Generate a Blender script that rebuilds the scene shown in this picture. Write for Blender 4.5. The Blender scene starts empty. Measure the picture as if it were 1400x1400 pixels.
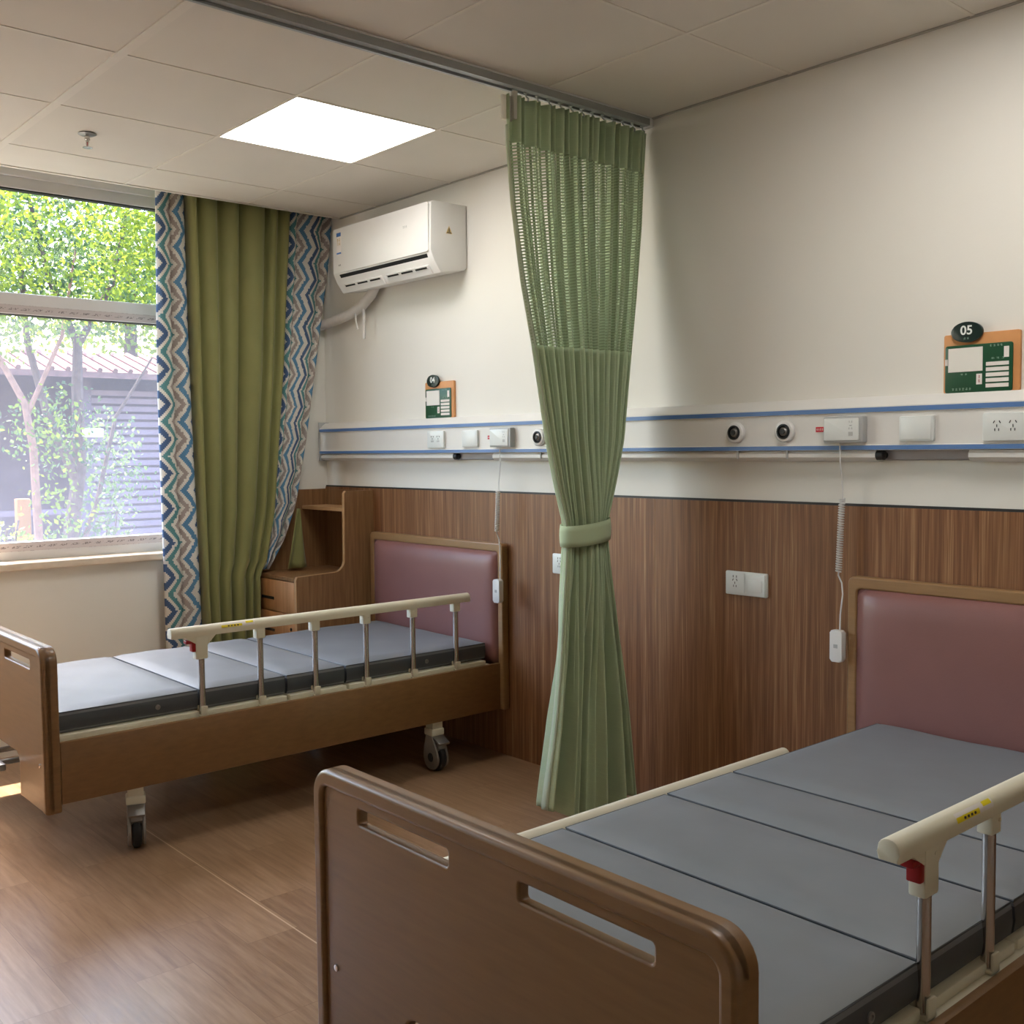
import bpy, bmesh, math, random
import numpy as np
from mathutils import Vector, Matrix
PI = math.pi
SC = bpy.context.scene
COL = SC.collection
random.seed(4)
H = 2.546          # ceiling height

# ------------------------------------------------------------------ materials
def lin(c):
    return tuple(((x/255)/12.92 if x/255 <= .04045 else ((x/255+.055)/1.055)**2.4) for x in c)
class NT:
    def __init__(s, name):
        s.m = bpy.data.materials.new(name); s.m.use_nodes = True
        s.t = s.m.node_tree; s.t.nodes.clear()
        s.out = s.t.nodes.new('ShaderNodeOutputMaterial')
    def n(s, typ, **kw):
        nd = s.t.nodes.new(typ)
        for k, v in kw.items():
            if k.startswith('i_'):
                key = k[2:]
                key = int(key) if key.isdigit() else key.replace('_', ' ')
                nd.inputs[key].default_value = v
            else: setattr(nd, k, v)
        return nd
    def l(s, a, b): s.t.links.new(a, b)
    def math(s, op, a, b=None, c=None):
        nd = s.n('ShaderNodeMath', operation=op)
        for i, x in enumerate((a, b, c)):
            if x is None: continue
            if isinstance(x, (int, float)): nd.inputs[i].default_value = x
            else: s.l(x, nd.inputs[i])
        return nd.outputs[0]
    def mix(s, f, a, b):
        nd = s.n('ShaderNodeMix', data_type='RGBA')
        for k, x in ((0, f), (6, a), (7, b)):
            if isinstance(x, (int, float)): nd.inputs[k].default_value = x
            elif isinstance(x, tuple): nd.inputs[k].default_value = x + (1,) if len(x) == 3 else x
            else: s.l(x, nd.inputs[k])
        return nd.outputs[2]
    def ramp(s, f, stops, interp='LINEAR'):
        nd = s.n('ShaderNodeValToRGB'); cr = nd.color_ramp; cr.interpolation = interp
        while len(cr.elements) < len(stops): cr.elements.new(.5)
        for e, (p, c) in zip(cr.elements, stops):
            e.position = p; e.color = tuple(c) + (1,)
        s.l(f, nd.inputs[0]); return nd.outputs[0]
    def coord(s, kind='Object', scale=(1, 1, 1), loc=(0, 0, 0), rot=(0, 0, 0)):
        tc = s.n('ShaderNodeTexCoord'); mp = s.n('ShaderNodeMapping')
        mp.inputs['Scale'].default_value = scale; mp.inputs['Location'].default_value = loc
        mp.inputs['Rotation'].default_value = rot
        s.l(tc.outputs[kind], mp.inputs[0]); return mp.outputs[0]
    def noise(s, vec, scale, detail=3, rough=.5):
        nd = s.n('ShaderNodeTexNoise'); nd.inputs['Scale'].default_value = scale
        nd.inputs['Detail'].default_value = detail; nd.inputs['Roughness'].default_value = rough
        s.l(vec, nd.inputs['Vector']); return nd.outputs['Fac']
    def bsdf(s, col, rough=.5, metal=0, spec=.5, coat=0, bump=None, bstr=.1, bdist=.002, **kw):
        b = s.n('ShaderNodeBsdfPrincipled')
        if isinstance(col, tuple): b.inputs['Base Color'].default_value = col + (1,)
        else: s.l(col, b.inputs['Base Color'])
        if isinstance(rough, (int, float)): b.inputs['Roughness'].default_value = rough
        else: s.l(rough, b.inputs['Roughness'])
        b.inputs['Metallic'].default_value = metal
        b.inputs['Specular IOR Level'].default_value = spec
        b.inputs['Coat Weight'].default_value = coat
        for k, v in kw.items(): b.inputs[k.replace('_', ' ')].default_value = v
        if bump is not None:
            bp = s.n('ShaderNodeBump'); bp.inputs['Strength'].default_value = bstr; bp.inputs['Distance'].default_value = bdist
            s.l(bump, bp.inputs['Height']); s.l(bp.outputs[0], b.inputs['Normal'])
        s.l(b.outputs[0], s.out.inputs[0]); return b
M = {}
def simple(name, rgb, rough=.5, metal=0, var=.06, vscale=8, bump=0, bscale=300, coat=0, spec=.5):
    t = NT(name); v = t.coord()
    a = t.noise(v, vscale, 3)
    c = lin(rgb); d = tuple(x*(1-var) for x in c); e = tuple(min(1, x*(1+var)) for x in c)
    col = t.ramp(a, [(.3, d), (.7, e)])
    bm_ = t.noise(v, bscale, 2) if bump else None
    t.bsdf(col, rough, metal, spec, coat, bm_, bump)
    M[name] = t.m; return t.m

simple('wall_paint', (233, 229, 220), .75, var=.015, vscale=2, bump=.08, bscale=180)
simple('tile_ceiling', (222, 215, 204), .8, var=.02, vscale=3, bump=.05)
simple('grid_metal', (226, 218, 206), .5, var=.02)
simple('grid_trim', (176, 170, 160), .5, var=.02)
simple('cream_plastic', (226, 219, 196), .38, var=.02)
simple('cream_metal', (222, 215, 192), .4, var=.03)
simple('white_plastic', (226, 223, 219), .35, var=.015)
simple('grey_plastic', (178, 178, 176), .4, var=.02)
simple('device_white', (226, 228, 224), .35, var=.015)
simple('upvc', (226, 223, 222), .4, var=.015)
simple('sill_stone', (226, 208, 186), .35, var=.06, vscale=20)
simple('steel', (205, 200, 195), .22, metal=1, var=.03)
simple('dull_steel', (150, 147, 143), .42, metal=.8, var=.05)
simple('aluminium', (165, 168, 166), .4, metal=.5, var=.03)
simple('black_plastic', (26, 26, 27), .5, var=.1)
simple('rubber', (24, 25, 26), .6, var=.1)
simple('dark_void', (14, 13, 13), .8, var=.1)
simple('blue_stripe', (84, 122, 176), .4, var=.03)
simple('rail_white', (224, 220, 214), .4, var=.015)
simple('rail_grey', (150, 143, 142), .5, var=.02)
simple('red_plastic', (150, 22, 24), .35, var=.04)
simple('red_tag', (208, 24, 46), .5, var=.03)
simple('mauve_leather', (134, 90, 84), .42, var=.05, vscale=6, bump=.15, bscale=260)
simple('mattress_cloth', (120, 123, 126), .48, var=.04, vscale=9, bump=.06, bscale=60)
simple('mattress_cloth_shaded', (72, 76, 80), .5, var=.05, vscale=9, bump=.06, bscale=60)  # same cloth darkened: shade of the mattress sides put into the colour
simple('sign_wood', (214, 150, 92), .5, var=.08, vscale=12)
simple('sign_green', (24, 78, 50), .35, var=.03)
simple('badge_green', (16, 40, 36), .3, var=.03)
simple('paper', (232, 224, 218), .6, var=.01)
simple('print_white', (236, 240, 236), .6, var=.01)
simple('print_grey', (150, 178, 160), .6, var=.01)
simple('print_red', (170, 60, 70), .6, var=.02)
simple('print_dark', (60, 56, 58), .6, var=.02)
simple('sticker_yellow', (238, 216, 20), .45, var=.03)
simple('sticker_blue', (58, 110, 180), .45, var=.03)
simple('sticker_gold', (196, 168, 104), .5, var=.05)
simple('pipe_wrap', (212, 206, 200), .6, var=.04, vscale=30)
simple('green_hook', (170, 176, 168), .4, var=.02)
simple('bark', (104, 80, 74), .9, var=.25, vscale=14, bump=.4, bscale=40)
simple('bark_red', (158, 112, 96), .9, var=.2, vscale=14, bump=.4, bscale=40)
simple('pavilion_wood', (108, 86, 98), .8, var=.12, vscale=3)
simple('pavilion_slat', (132, 104, 116), .7, var=.1, vscale=3)
simple('roof_tile', (128, 84, 76), .8, var=.2, vscale=9)
simple('orange_paint', (170, 104, 50), .6, var=.05)
simple('soil', (62, 64, 50), .95, var=.2, vscale=2)
simple('facade', (170, 176, 190), .7, var=.05, vscale=2)
simple('facade_window', (110, 122, 142), .3, var=.05)
simple('sun_blocker_concrete', (196, 190, 182), .8, var=.05)

# bed wood: plain warm brown laminate with faint grain along the local X and Z axes
def wood(name, a, b, scale=(3, 3, 30), rough=.4, coat=.1):
    t = NT(name); v = t.coord(scale=scale)
    f = t.noise(v, 3, 6, .6)
    col = t.ramp(f, [(.3, lin(a)), (.7, lin(b))])
    t.bsdf(col, rough, 0, .5, coat, f, .03)
    M[name] = t.m
wood('bed_wood', (124, 90, 54), (136, 100, 61), (2, 6, 22), .4, .15)
wood('bed_frame_wood', (140, 105, 68), (152, 116, 76), (2, 6, 22), .38, .15)
wood('cabinet_wood', (118, 82, 50), (150, 112, 74), (26, 26, 1.2), .45)
wood('cabinet_edge', (176, 134, 92), (190, 150, 106), (3, 26, 10), .45)
wood('drawer_wood', (172, 120, 74), (196, 144, 96), (22, 22, 1.6), .45)

# zebrano panelling on the head wall
t = NT('zebrano'); v = t.coord(scale=(1, 1, .018))
n1 = t.noise(v, 60, 3, .6); n2 = t.noise(v, 260, 2, .5); n3 = t.noise(v, 9, 2, .5)
s1 = t.math('ADD', t.math('MULTIPLY', n1, .55), t.math('MULTIPLY', n2, .45))
c1 = t.ramp(s1, [(.32, lin((94, 58, 34))), (.46, lin((122, 80, 50))), (.56, lin((142, 98, 64))), (.68, lin((178, 136, 96)))])
c2 = t.mix(t.ramp(n3, [(.35, (0, 0, 0)), (.65, (1, 1, 1))]), c1, lin((126, 88, 54)))
nd = t.n('ShaderNodeMix', data_type='RGBA'); nd.inputs[0].default_value = .3
t.l(c1, nd.inputs[6]); t.l(c2, nd.inputs[7])
t.bsdf(nd.outputs[2], .42, 0, .4, 0); M['zebrano'] = t.m

# wood-look vinyl floor with a welded seam
t = NT('vinyl_floor')
v = t.coord()
br = t.n('ShaderNodeTexBrick'); br.offset = .37; br.inputs['Scale'].default_value = 1
br.inputs['Brick Width'].default_value = .62; br.inputs['Row Height'].default_value = .155
br.inputs['Mortar Size'].default_value = .0012; br.inputs['Mortar Smooth'].default_value = .3
br.inputs['Color1'].default_value = (0, 0, 0, 1); br.inputs['Color2'].default_value = (1, 1, 1, 1)
br.inputs['Mortar'].default_value = (.5, .5, .5, 1)
t.l(v, br.inputs['Vector'])
gv = t.coord(scale=(1.2, 14, 1))
off = t.n('ShaderNodeVectorMath', operation='MULTIPLY_ADD')
t.l(br.outputs['Color'], off.inputs[0]); off.inputs[1].default_value = (7, 5, 3); t.l(gv, off.inputs[2])
g = t.noise(off.outputs[0], 4, 6, .62)
big = t.noise(v, 3.2, 3)
pl = t.ramp(br.outputs['Color'], [(0, lin((130, 99, 74))), (.5, lin((150, 119, 92))), (1, lin((168, 137, 108)))])
gr = t.ramp(g, [(.3, lin((110, 80, 57))), (.5, lin((150, 119, 92))), (.72, lin((178, 149, 121)))])
c = t.mix(.55, pl, gr)
c = t.mix(t.math('MULTIPLY', t.ramp(big, [(.4, (0, 0, 0)), (.7, (1, 1, 1))]), .25), c, lin((140, 108, 74)))
c = t.mix(t.math('MULTIPLY', br.outputs['Fac'], .5), c, lin((104, 74, 52)))
sep = t.n('ShaderNodeSeparateXYZ'); t.l(v, sep.inputs[0])
seam = t.math('LESS_THAN', t.math('ABSOLUTE', t.math('ADD', sep.outputs[1], 1.562)), .0022)
seamx = t.math('GREATER_THAN', sep.outputs[0], .1)
c = t.mix(t.math('MULTIPLY', t.math('MULTIPLY', seam, seamx), .8), c, lin((210, 186, 158)))
rg = t.math('ADD', t.math('MULTIPLY', g, .16), .24)
t.bsdf(c, rg, 0, .5, .1, g, .05); M['vinyl_floor'] = t.m

# fabrics ---------------------------------------------------------------
def fabric(name, rgb, rough=.8, transl=.25, weave=900, var=.05, slub=False):
    t = NT(name); v = t.coord('UV')
    c = lin(rgb)
    f = t.noise(v, 6, 3)
    col = t.ramp(f, [(.3, tuple(x*(1-var) for x in c)), (.7, tuple(x*(1+var) for x in c))])
    if slub:
        sv = t.coord('UV', scale=(5, 140, 1)); sn = t.noise(sv, 2, 3)
        col = t.mix(t.math('MULTIPLY', t.ramp(sn, [(.5, (0, 0, 0)), (.75, (1, 1, 1))]), .35), col, tuple(min(1, x*1.25) for x in c))
    b = t.bsdf(col, rough, 0, .2, 0, t.noise(v, weave, 1), .1, .001)
    b.inputs['Sheen Weight'].default_value = .15
    tr = t.n('ShaderNodeBsdfTranslucent'); t.l(col, tr.inputs[0])
    mx = t.n('ShaderNodeMixShader'); mx.inputs[0].default_value = transl
    t.l(b.outputs[0], mx.inputs[1]); t.l(tr.outputs[0], mx.inputs[2])
    t.l(mx.outputs[0], t.out.inputs[0]); M[name] = t.m
    return t, mx
fabric('olive_cloth', (138, 136, 86), .55, .06)
fabric('sage_cloth', (190, 205, 166), .75, .14, slub=True)
fabric('sage_hem', (206, 214, 186), .75, .3)
fabric('white_cloth', (236, 230, 220), .75, .5)
# openwork mesh: rows of small slots between vertical cords
t, mx = fabric('sage_mesh', (174, 189, 152), .75, .08)
uv = t.coord('UV'); sp = t.n('ShaderNodeSeparateXYZ'); t.l(uv, sp.inputs[0])
hv = t.math('LESS_THAN', t.math('FRACT', t.math('MULTIPLY', sp.outputs[1], 97)), .50)
hu = t.math('LESS_THAN', t.math('FRACT', t.math('MULTIPLY', sp.outputs[0], 46)), .60)
strip = t.math('LESS_THAN', t.math('FRACT', t.math('MULTIPLY', sp.outputs[0], 5.1)), .82)
hole = t.math('MULTIPLY', t.math('MULTIPLY', hu, hv), strip)
cc = t.mix(t.math('MULTIPLY', hv, .45), lin((178, 193, 155)), lin((112, 128, 92)))
for l_ in list(t.t.links):
    if l_.to_socket.name in ('Base Color', 'Color') and l_.to_node.type in ('BSDF_PRINCIPLED', 'BSDF_TRANSLUCENT'):
        t.l(cc, l_.to_socket)
tp = t.n('ShaderNodeBsdfTransparent'); m2 = t.n('ShaderNodeMixShader')
t.l(hole, m2.inputs[0]); t.l(mx.outputs[0], m2.inputs[1]); t.l(tp.outputs[0], m2.inputs[2])
t.l(m2.outputs[0], t.out.inputs[0])

# ikat chevrons running up the curtain borders
t = NT('chevron_cloth')
uv = t.coord('UV'); sn = t.n('ShaderNodeVectorMath', operation='SNAP'); sn.inputs[1].default_value = (.0062, .0075, 1)
t.l(uv, sn.inputs[0]); sp = t.n('ShaderNodeSeparateXYZ'); t.l(sn.outputs[0], sp.inputs[0])
tri = t.math('ABSOLUTE', t.math('SUBTRACT', t.math('FRACT', t.math('DIVIDE', sp.outputs[1], .165)), .5))
u = t.math('ADD', sp.outputs[0], t.math('MULTIPLY', tri, .125))
wob = t.math('MULTIPLY', t.math('SUBTRACT', t.noise(sn.outputs[0], 90, 1), .5), .010)
f = t.math('FRACT', t.math('DIVIDE', t.math('ADD', u, wob), .205))
W_, N_, B_, T_, G_ = lin((226, 220, 210)), lin((82, 104, 138)), lin((98, 142, 174)), lin((98, 148, 150)), lin((170, 157, 150))
col = t.ramp(f, [(0, W_), (.10, N_), (.24, W_), (.33, T_), (.46, W_), (.56, G_), (.68, W_), (.78, B_), (.92, W_)], 'CONSTANT')
b = t.bsdf(col, .8, 0, .2, 0, t.noise(uv, 500, 1), .15, .001)
tr = t.n('ShaderNodeBsdfTranslucent'); t.l(col, tr.inputs[0]); mx = t.n('ShaderNodeMixShader'); mx.inputs[0].default_value = .15
t.l(b.outputs[0], mx.inputs[1]); t.l(tr.outputs[0], mx.inputs[2]); t.l(mx.outputs[0], t.out.inputs[0]); M['chevron_cloth'] = t.m

# glass -----------------------------------------------------------------
def glass(name, haze, tint=(.97, .98, .98)):
    t = NT(name)
    tp = t.n('ShaderNodeBsdfTransparent'); tp.inputs[0].default_value = tint + (1,)
    gl = t.n('ShaderNodeBsdfGlossy'); gl.inputs['Roughness'].default_value = .02
    fr = t.n('ShaderNodeFresnel'); fr.inputs['IOR'].default_value = 1.45
    m1 = t.n('ShaderNodeMixShader'); t.l(t.math('MULTIPLY', fr.outputs[0], .08), m1.inputs[0]); t.l(tp.outputs[0], m1.inputs[1]); t.l(gl.outputs[0], m1.inputs[2])
    last = m1
    if haze:
        df = t.n('ShaderNodeBsdfTranslucent'); df.inputs[0].default_value = (.86, .82, .92, 1)
        n = t.noise(t.coord(), 1.5, 3)
        hz = t.math('MULTIPLY', t.ramp(n, [(.2, (.75, .75, .75)), (.8, (1, 1, 1))]), haze)
        m2 = t.n('ShaderNodeMixShader'); t.l(hz, m2.inputs[0]); t.l(m1.outputs[0], m2.inputs[1]); t.l(df.outputs[0], m2.inputs[2]); last = m2
    t.l(last.outputs[0], t.out.inputs[0]); M[name] = t.m
glass('clear_glass', .006)
glass('hazy_glass', .06)

# protective film with printed slanting marks (still on the window frame)
t = NT('film_print'); v = t.coord('Object')
sk = t.n('ShaderNodeSeparateXYZ'); t.l(v, sk.inputs[0])
a = t.math('ADD', sk.outputs[1], t.math('MULTIPLY', sk.outputs[2], -1.6))
row = t.math('FRACT', t.math('MULTIPLY', sk.outputs[2], 44))
cell = t.math('FRACT', t.math('MULTIPLY', a, 19))
mk = t.math('MULTIPLY', t.math('LESS_THAN', cell, .62), t.math('MULTIPLY', t.math('GREATER_THAN', row, .3), t.math('LESS_THAN', row, .75)))
ns = t.noise(v, 160, 2)
mk = t.math('MULTIPLY', mk, t.math('GREATER_THAN', ns, .5))
col = t.mix(t.math('MULTIPLY', mk, .7), lin((206, 196, 196)), lin((92, 78, 84)))
t.bsdf(col, .4); M['film_print'] = t.m

# light panel, leaves
t = NT('light_diffuser'); e = t.n('ShaderNodeEmission'); e.inputs[0].default_value = (1, .985, .955, 1); e.inputs[1].default_value = 11.5
t.l(e.outputs[0], t.out.inputs[0]); M['light_diffuser'] = t.m
def leafmat(name, rgb, tr_rgb, tf=.45):
    t = NT(name); v = t.coord(); n = t.noise(v, 2.5, 2)
    c = lin(rgb); col = t.ramp(n, [(.3, tuple(x*.7 for x in c)), (.7, tuple(min(1, x*1.3) for x in c))])
    b = t.bsdf(col, .5, 0, .3)
    tr = t.n('ShaderNodeBsdfTranslucent'); tr.inputs[0].default_value = lin(tr_rgb) + (1,)
    mx = t.n('ShaderNodeMixShader'); mx.inputs[0].default_value = tf
    t.l(b.outputs[0], mx.inputs[1]); t.l(tr.outputs[0], mx.inputs[2]); t.l(mx.outputs[0], t.out.inputs[0]); M[name] = t.m
leafmat('leaf_bright', (98, 116, 48), (140, 156, 54), .5)
leafmat('leaf_deep', (56, 78, 50), (78, 104, 56), .4)
leafmat('leaf_pale', (84, 102, 68), (104, 122, 78), .4)

# ------------------------------------------------------------------ mesh helpers
def box(bm, x0, x1, y0, y1, z0, z1, bev=0, seg=2):
    r = bmesh.ops.create_cube(bm, size=1)
    vs = r['verts']
    for v in vs:
        v.co = Vector((x0+(v.co.x+.5)*(x1-x0), y0+(v.co.y+.5)*(y1-y0), z0+(v.co.z+.5)*(z1-z0)))
    if bev:
        es = list({e for v in vs for e in v.link_edges})
        bmesh.ops.bevel(bm, geom=es, offset=bev, segments=seg, affect='EDGES', profile=.5)
    return bm
def tube(bm, pts, r, seg=12, cap=True):
    pts = [Vector(p) for p in pts]; rings = []
    up = Vector((0, 0, 1)); prev = None
    for i, p in enumerate(pts):
        d = (pts[min(i+1, len(pts)-1)] - pts[max(i-1, 0)]).normalized()
        if prev is None:
            a = d.cross(up if abs(d.z) < .9 else Vector((1, 0, 0))).normalized()
        else: a = (prev - d*prev.dot(d)).normalized()
        prev = a; b = d.cross(a); rr = r[i] if isinstance(r, (list, tuple)) else r
        rings.append([bm.verts.new(p + (a*math.cos(2*PI*k/seg) + b*math.sin(2*PI*k/seg))*rr) for k in range(seg)])
    for q, s in zip(rings, rings[1:]):
        for k in range(seg): bm.faces.new((q[k], q[(k+1) % seg], s[(k+1) % seg], s[k]))
    if cap: bm.faces.new(rings[0][::-1]); bm.faces.new(rings[-1])
    return bm
def lathe(bm, prof, axis, org, seg=24):
    """prof: (radius, distance along axis); axis 'x','y','z' (sign allowed by distances)"""
    rings = []
    for r, d in prof:
        ring = []
        for k in range(seg):
            a = 2*PI*k/seg; c, s = r*math.cos(a), r*math.sin(a)
            p = {'z': (c, s, d), 'y': (c, d, s), 'x': (d, c, s)}[axis]
            ring.append(bm.verts.new(Vector(org)+Vector(p)))
        rings.append(ring)
    for q, s in zip(rings, rings[1:]):
        for k in range(seg): bm.faces.new((q[k], q[(k+1) % seg], s[(k+1) % seg], s[k]))
    bm.faces.new(rings[0][::-1]); bm.faces.new(rings[-1])
    return bm
def prism(bm, poly, axis, a, b, bev=0):
    """extrude a 2-D polygon along an axis: 'x' poly is (y,z); 'y' poly is (x,z); 'z' poly is (x,y)"""
    def P(q, d): return {'x': (d, q[0], q[1]), 'y': (q[0], d, q[1]), 'z': (q[0], q[1], d)}[axis]
    A = [bm.verts.new(P(q, a)) for q in poly]; B = [bm.verts.new(P(q, b)) for q in poly]
    n = len(poly); f1 = bm.faces.new(A); f2 = bm.faces.new(B[::-1])
    for k in range(n): bm.faces.new((A[k], B[k], B[(k+1) % n], A[(k+1) % n]))
    if bev:
        bmesh.ops.bevel(bm, geom=list(f1.edges)+list(f2.edges), offset=bev, segments=2, affect='EDGES', profile=.5)
    return bm
def rrect(x0, x1, y0, y1, r, n=6):
    rs = r if isinstance(r, (list, tuple)) else (r,)*4      # bl, br, tr, tl
    out = []
    for (cx, cy, a0), rr in zip(((x0, y0, PI), (x1, y0, 1.5*PI), (x1, y1, 0), (x0, y1, .5*PI)), rs):
        sx = 1 if cx == x0 else -1; sy = 1 if cy == y0 else -1
        if rr <= 0: out.append((cx, cy)); continue
        for k in range(n+1):
            a = a0 + k/n*PI/2
            out.append((cx+sx*rr+rr*math.cos(a), cy+sy*rr+rr*math.sin(a)))
    return out
def fin(ob, m, parent, smooth):
    me = ob.data
    if m: me.materials.append(M[m])
    if smooth is not None:
        for p in me.polygons: p.use_smooth = True
        me.set_sharp_from_angle(angle=math.radians(smooth))
    COL.objects.link(ob)
    if parent: ob.parent = parent
    return ob
def obj(name, bm, m, parent=None, smooth=35, loc=None, rot=None):
    bmesh.ops.recalc_face_normals(bm, faces=bm.faces)
    me = bpy.data.meshes.new(name); bm.to_mesh(me); bm.free()
    ob = bpy.data.objects.new(name, me)
    if loc: ob.location = loc
    if rot: ob.rotation_euler = rot
    return fin(ob, m, parent, smooth)
def plate(name, outer, holes, y0, y1, m, parent=None, bev=0, res=2):
    """flat plate in XZ with holes, thickness y0..y1 and rounded edges"""
    cu = bpy.data.curves.new(name, 'CURVE'); cu.dimensions = '2D'; cu.fill_mode = 'BOTH'
    for pl in [outer]+list(holes):
        s = cu.splines.new('POLY'); s.points.add(len(pl)-1); s.use_cyclic_u = True
        for p, q in zip(s.points, pl): p.co = (q[0], q[1], 0, 1)
    cu.extrude = max((y1-y0)/2-bev, 1e-5); cu.bevel_depth = bev; cu.bevel_resolution = res; cu.offset = -bev
    tmp = bpy.data.objects.new('tmp', cu); COL.objects.link(tmp)
    dg = bpy.context.evaluated_depsgraph_get()
    me = bpy.data.meshes.new_from_object(tmp.evaluated_get(dg))
    bpy.data.objects.remove(tmp); bpy.data.curves.remove(cu)
    me.name = name
    me.transform(Matrix(((1, 0, 0, 0), (0, 0, -1, (y0+y1)/2), (0, 1, 0, 0), (0, 0, 0, 1))))
    me.materials.clear()
    return fin(bpy.data.objects.new(name, me), m, parent, 35)
def text(name, s, size, x, y, z, m, parent=None, ext=.0004, sx=1):
    cu = bpy.data.curves.new(name, 'FONT'); cu.body = s; cu.size = size; cu.align_x = 'CENTER'; cu.align_y = 'CENTER'; cu.extrude = ext
    cu.offset = size*.018
    tmp = bpy.data.objects.new('tmp', cu); COL.objects.link(tmp)
    dg = bpy.context.evaluated_depsgraph_get()
    me = bpy.data.meshes.new_from_object(tmp.evaluated_get(dg))
    bpy.data.objects.remove(tmp); bpy.data.curves.remove(cu)
    me.transform(Matrix(((sx, 0, 0, x), (0, 0, -1, y), (0, 1, 0, z), (0, 0, 0, 1)))); me.materials.clear()
    return fin(bpy.data.objects.new(name, me), m, parent, None)
def glyphs(bm, n, x0, x1, y, z0, z1, seed):
    """a row of n small character-like marks, a few strokes each"""
    rd = random.Random(seed); w = (x1-x0)/n
    for k in range(n):
        a = x0+k*w+w*.12; b = a+w*.72; t_ = (z1-z0)*.13
        for q in range(3):
            zz = z0+(z1-z0)*(q+.3)/3+rd.uniform(-.1, .1)*(z1-z0)
            s = rd.uniform(0, .35)*(b-a); box(bm, a+s, b-rd.uniform(0, .3)*(b-a), y-.0005, y, zz, zz+t_)
        xx = a+(b-a)*rd.uniform(.3, .65); box(bm, xx, xx+w*.1, y-.0005, y, z0, z1)
    return bm
def tag(o, label, cat, group=None):
    o['label'] = label; o['category'] = cat
    if group: o['group'] = group
    return o
def thing(name, label, cat, loc=(0, 0, 0), group=None):
    o = bpy.data.objects.new(name, None); o.empty_display_size = .1; COL.objects.link(o); o.location = loc
    return tag(o, label, cat, group)
def structure(o):
    o['kind'] = 'structure'; return o
def dup(o, parent=None, loc=None):
    c = o.copy(); COL.objects.link(c)
    if parent: c.parent = parent
    if loc: c.location = loc
    for ch in list(o.children): dup(ch, c)
    return c
nb = bmesh.new
XW = -1.12          # inner face of the window wall
XB, YF = 5.4, -5.4

# ------------------------------------------------------------------ the room shell
structure(obj('floor', box(nb(), XW-.02, XB+.1, YF-.1, .1, -.1, 0), 'vinyl_floor', smooth=None))
structure(obj('wall_back', box(nb(), XW-.3, XB+.1, 0, .12, 0, 2.85), 'wall_paint', smooth=None))
structure(obj('wall_right', box(nb(), XB, XB+.12, YF, 0, 0, 2.85), 'wall_paint', smooth=None))
structure(obj('wall_front', box(nb(), XW-.3, XB+.12, YF-.12, YF, 0, 2.85), 'wall_paint', smooth=None))
b = nb()
box(b, XW-.3, XW, YF, 0, 0, .835); box(b, XW-.3, XW, YF, 0, 2.62, 2.85)
box(b, XW-.3, XW, -.36, 0, .835, 2.62); box(b, XW-.3, XW, YF, -4.1, .835, 2.62)
structure(obj('wall_left', b, 'wall_paint', smooth=None))
# suspended ceiling: 600 mm tiles on a T grid, with a curtain pocket at the window
XP = -.945
GX, GY = 0.0, -1.1317
b = nb(); c = nb()
ys = [YF]+[GY+.6*k for k in range(-7, 3)]; ys = [y for y in ys if y <= .0]+[0]
xs = [XP]+[GX+.6*k for k in range(-1, 10)]; xs = [x for x in xs if XP <= x < XB]+[XB]
lightcells = [(0, GY), (2.4, GY)]
lightcells = [(round(x, 3), round(y, 3)) for x, y in lightcells]
for x0, x1 in zip(xs, xs[1:]):
    for y0, y1 in zip(ys, ys[1:]):
        if (round(x0, 3), round(y0, 3)) in lightcells: continue
        if x1-x0 < .02 or y1-y0 < .02: continue
        box(b, x0+.003, x1-.003, y0+.003, y1-.003, H, H+.012)
box(b, XP, XB, YF, 0, H+.014, H+.03)
box(b, XP, XP+.02, YF, 0, H-.004, 2.8)
box(b, XW-.05, XP, YF, 0, 2.79, 2.82)
ceil = structure(obj('ceiling', b, 'tile_ceiling', smooth=None))
for x in xs[1:-1]: box(c, x-.006, x+.006, YF, 0, H-.002, H+.013)
for y in ys[1:-1]:
    w = .016 if abs(y-(GY-.6)) < .01 else .006
    box(c, XP, XB, y-w, y+w, H-.0025-(w > .01)*.002, H+.013)
obj('ceiling_grid', c, 'grid_metal', ceil, smooth=None)
c = nb(); box(c, XP, XB, -.012, 0, H-.004, H+.01); box(c, XB-.022, XB, YF, 0, H-.006, H+.01)
obj('edge_trim', c, 'grid_trim', ceil, smooth=None)
# wood wainscot
b = nb(); edges = [XW, 1.22, 2.44, 3.66, XB]
for x0, x1 in zip(edges, edges[1:]): box(b, x0+.0006, x1-.0006, -.011, 0, 0, 1.152)
tr_ = structure(obj('trim_1', b, 'zebrano', smooth=None))
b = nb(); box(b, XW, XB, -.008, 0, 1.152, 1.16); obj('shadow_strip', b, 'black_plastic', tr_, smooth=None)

# window -----------------------------------------------------------------
XG = -1.25
b = nb()
for y0, y1 in ((-.43, -.36), (-2.28, -2.2), (-4.1, -4.03)): box(b, XG-.027, XG+.027, y0, y1, .87, 2.60)
box(b, XG-.03, XG+.03, -4.1, -.36, 2.525, 2.62, .004); box(b, XG-.02, XG+.045, -4.1, -.36, 2.575, 2.62, .004)
box(b, XG-.03, XG+.03, -4.1, -.36, 1.968, 2.062, .006)
box(b, XG-.03, XG+.03, -4.1, -.36, .86, .943, .006)
win = structure(obj('window_1', b, 'upvc', smooth=35))
for z0, z1 in ((1.972, 2.008), (.902, .94)):
    o = obj('film_strip', box(nb(), XG+.03, XG+.032, -4.03, -.43, z0, z1), 'film_print', win, smooth=None)
b = nb()
for z0, z1 in ((1.964, 1.97), (2.519, 2.527)): box(b, XG-.02, XG+.022, -4.03, -.43, z0, z1)
obj('gasket', b, 'black_plastic', win, smooth=None)
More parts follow.
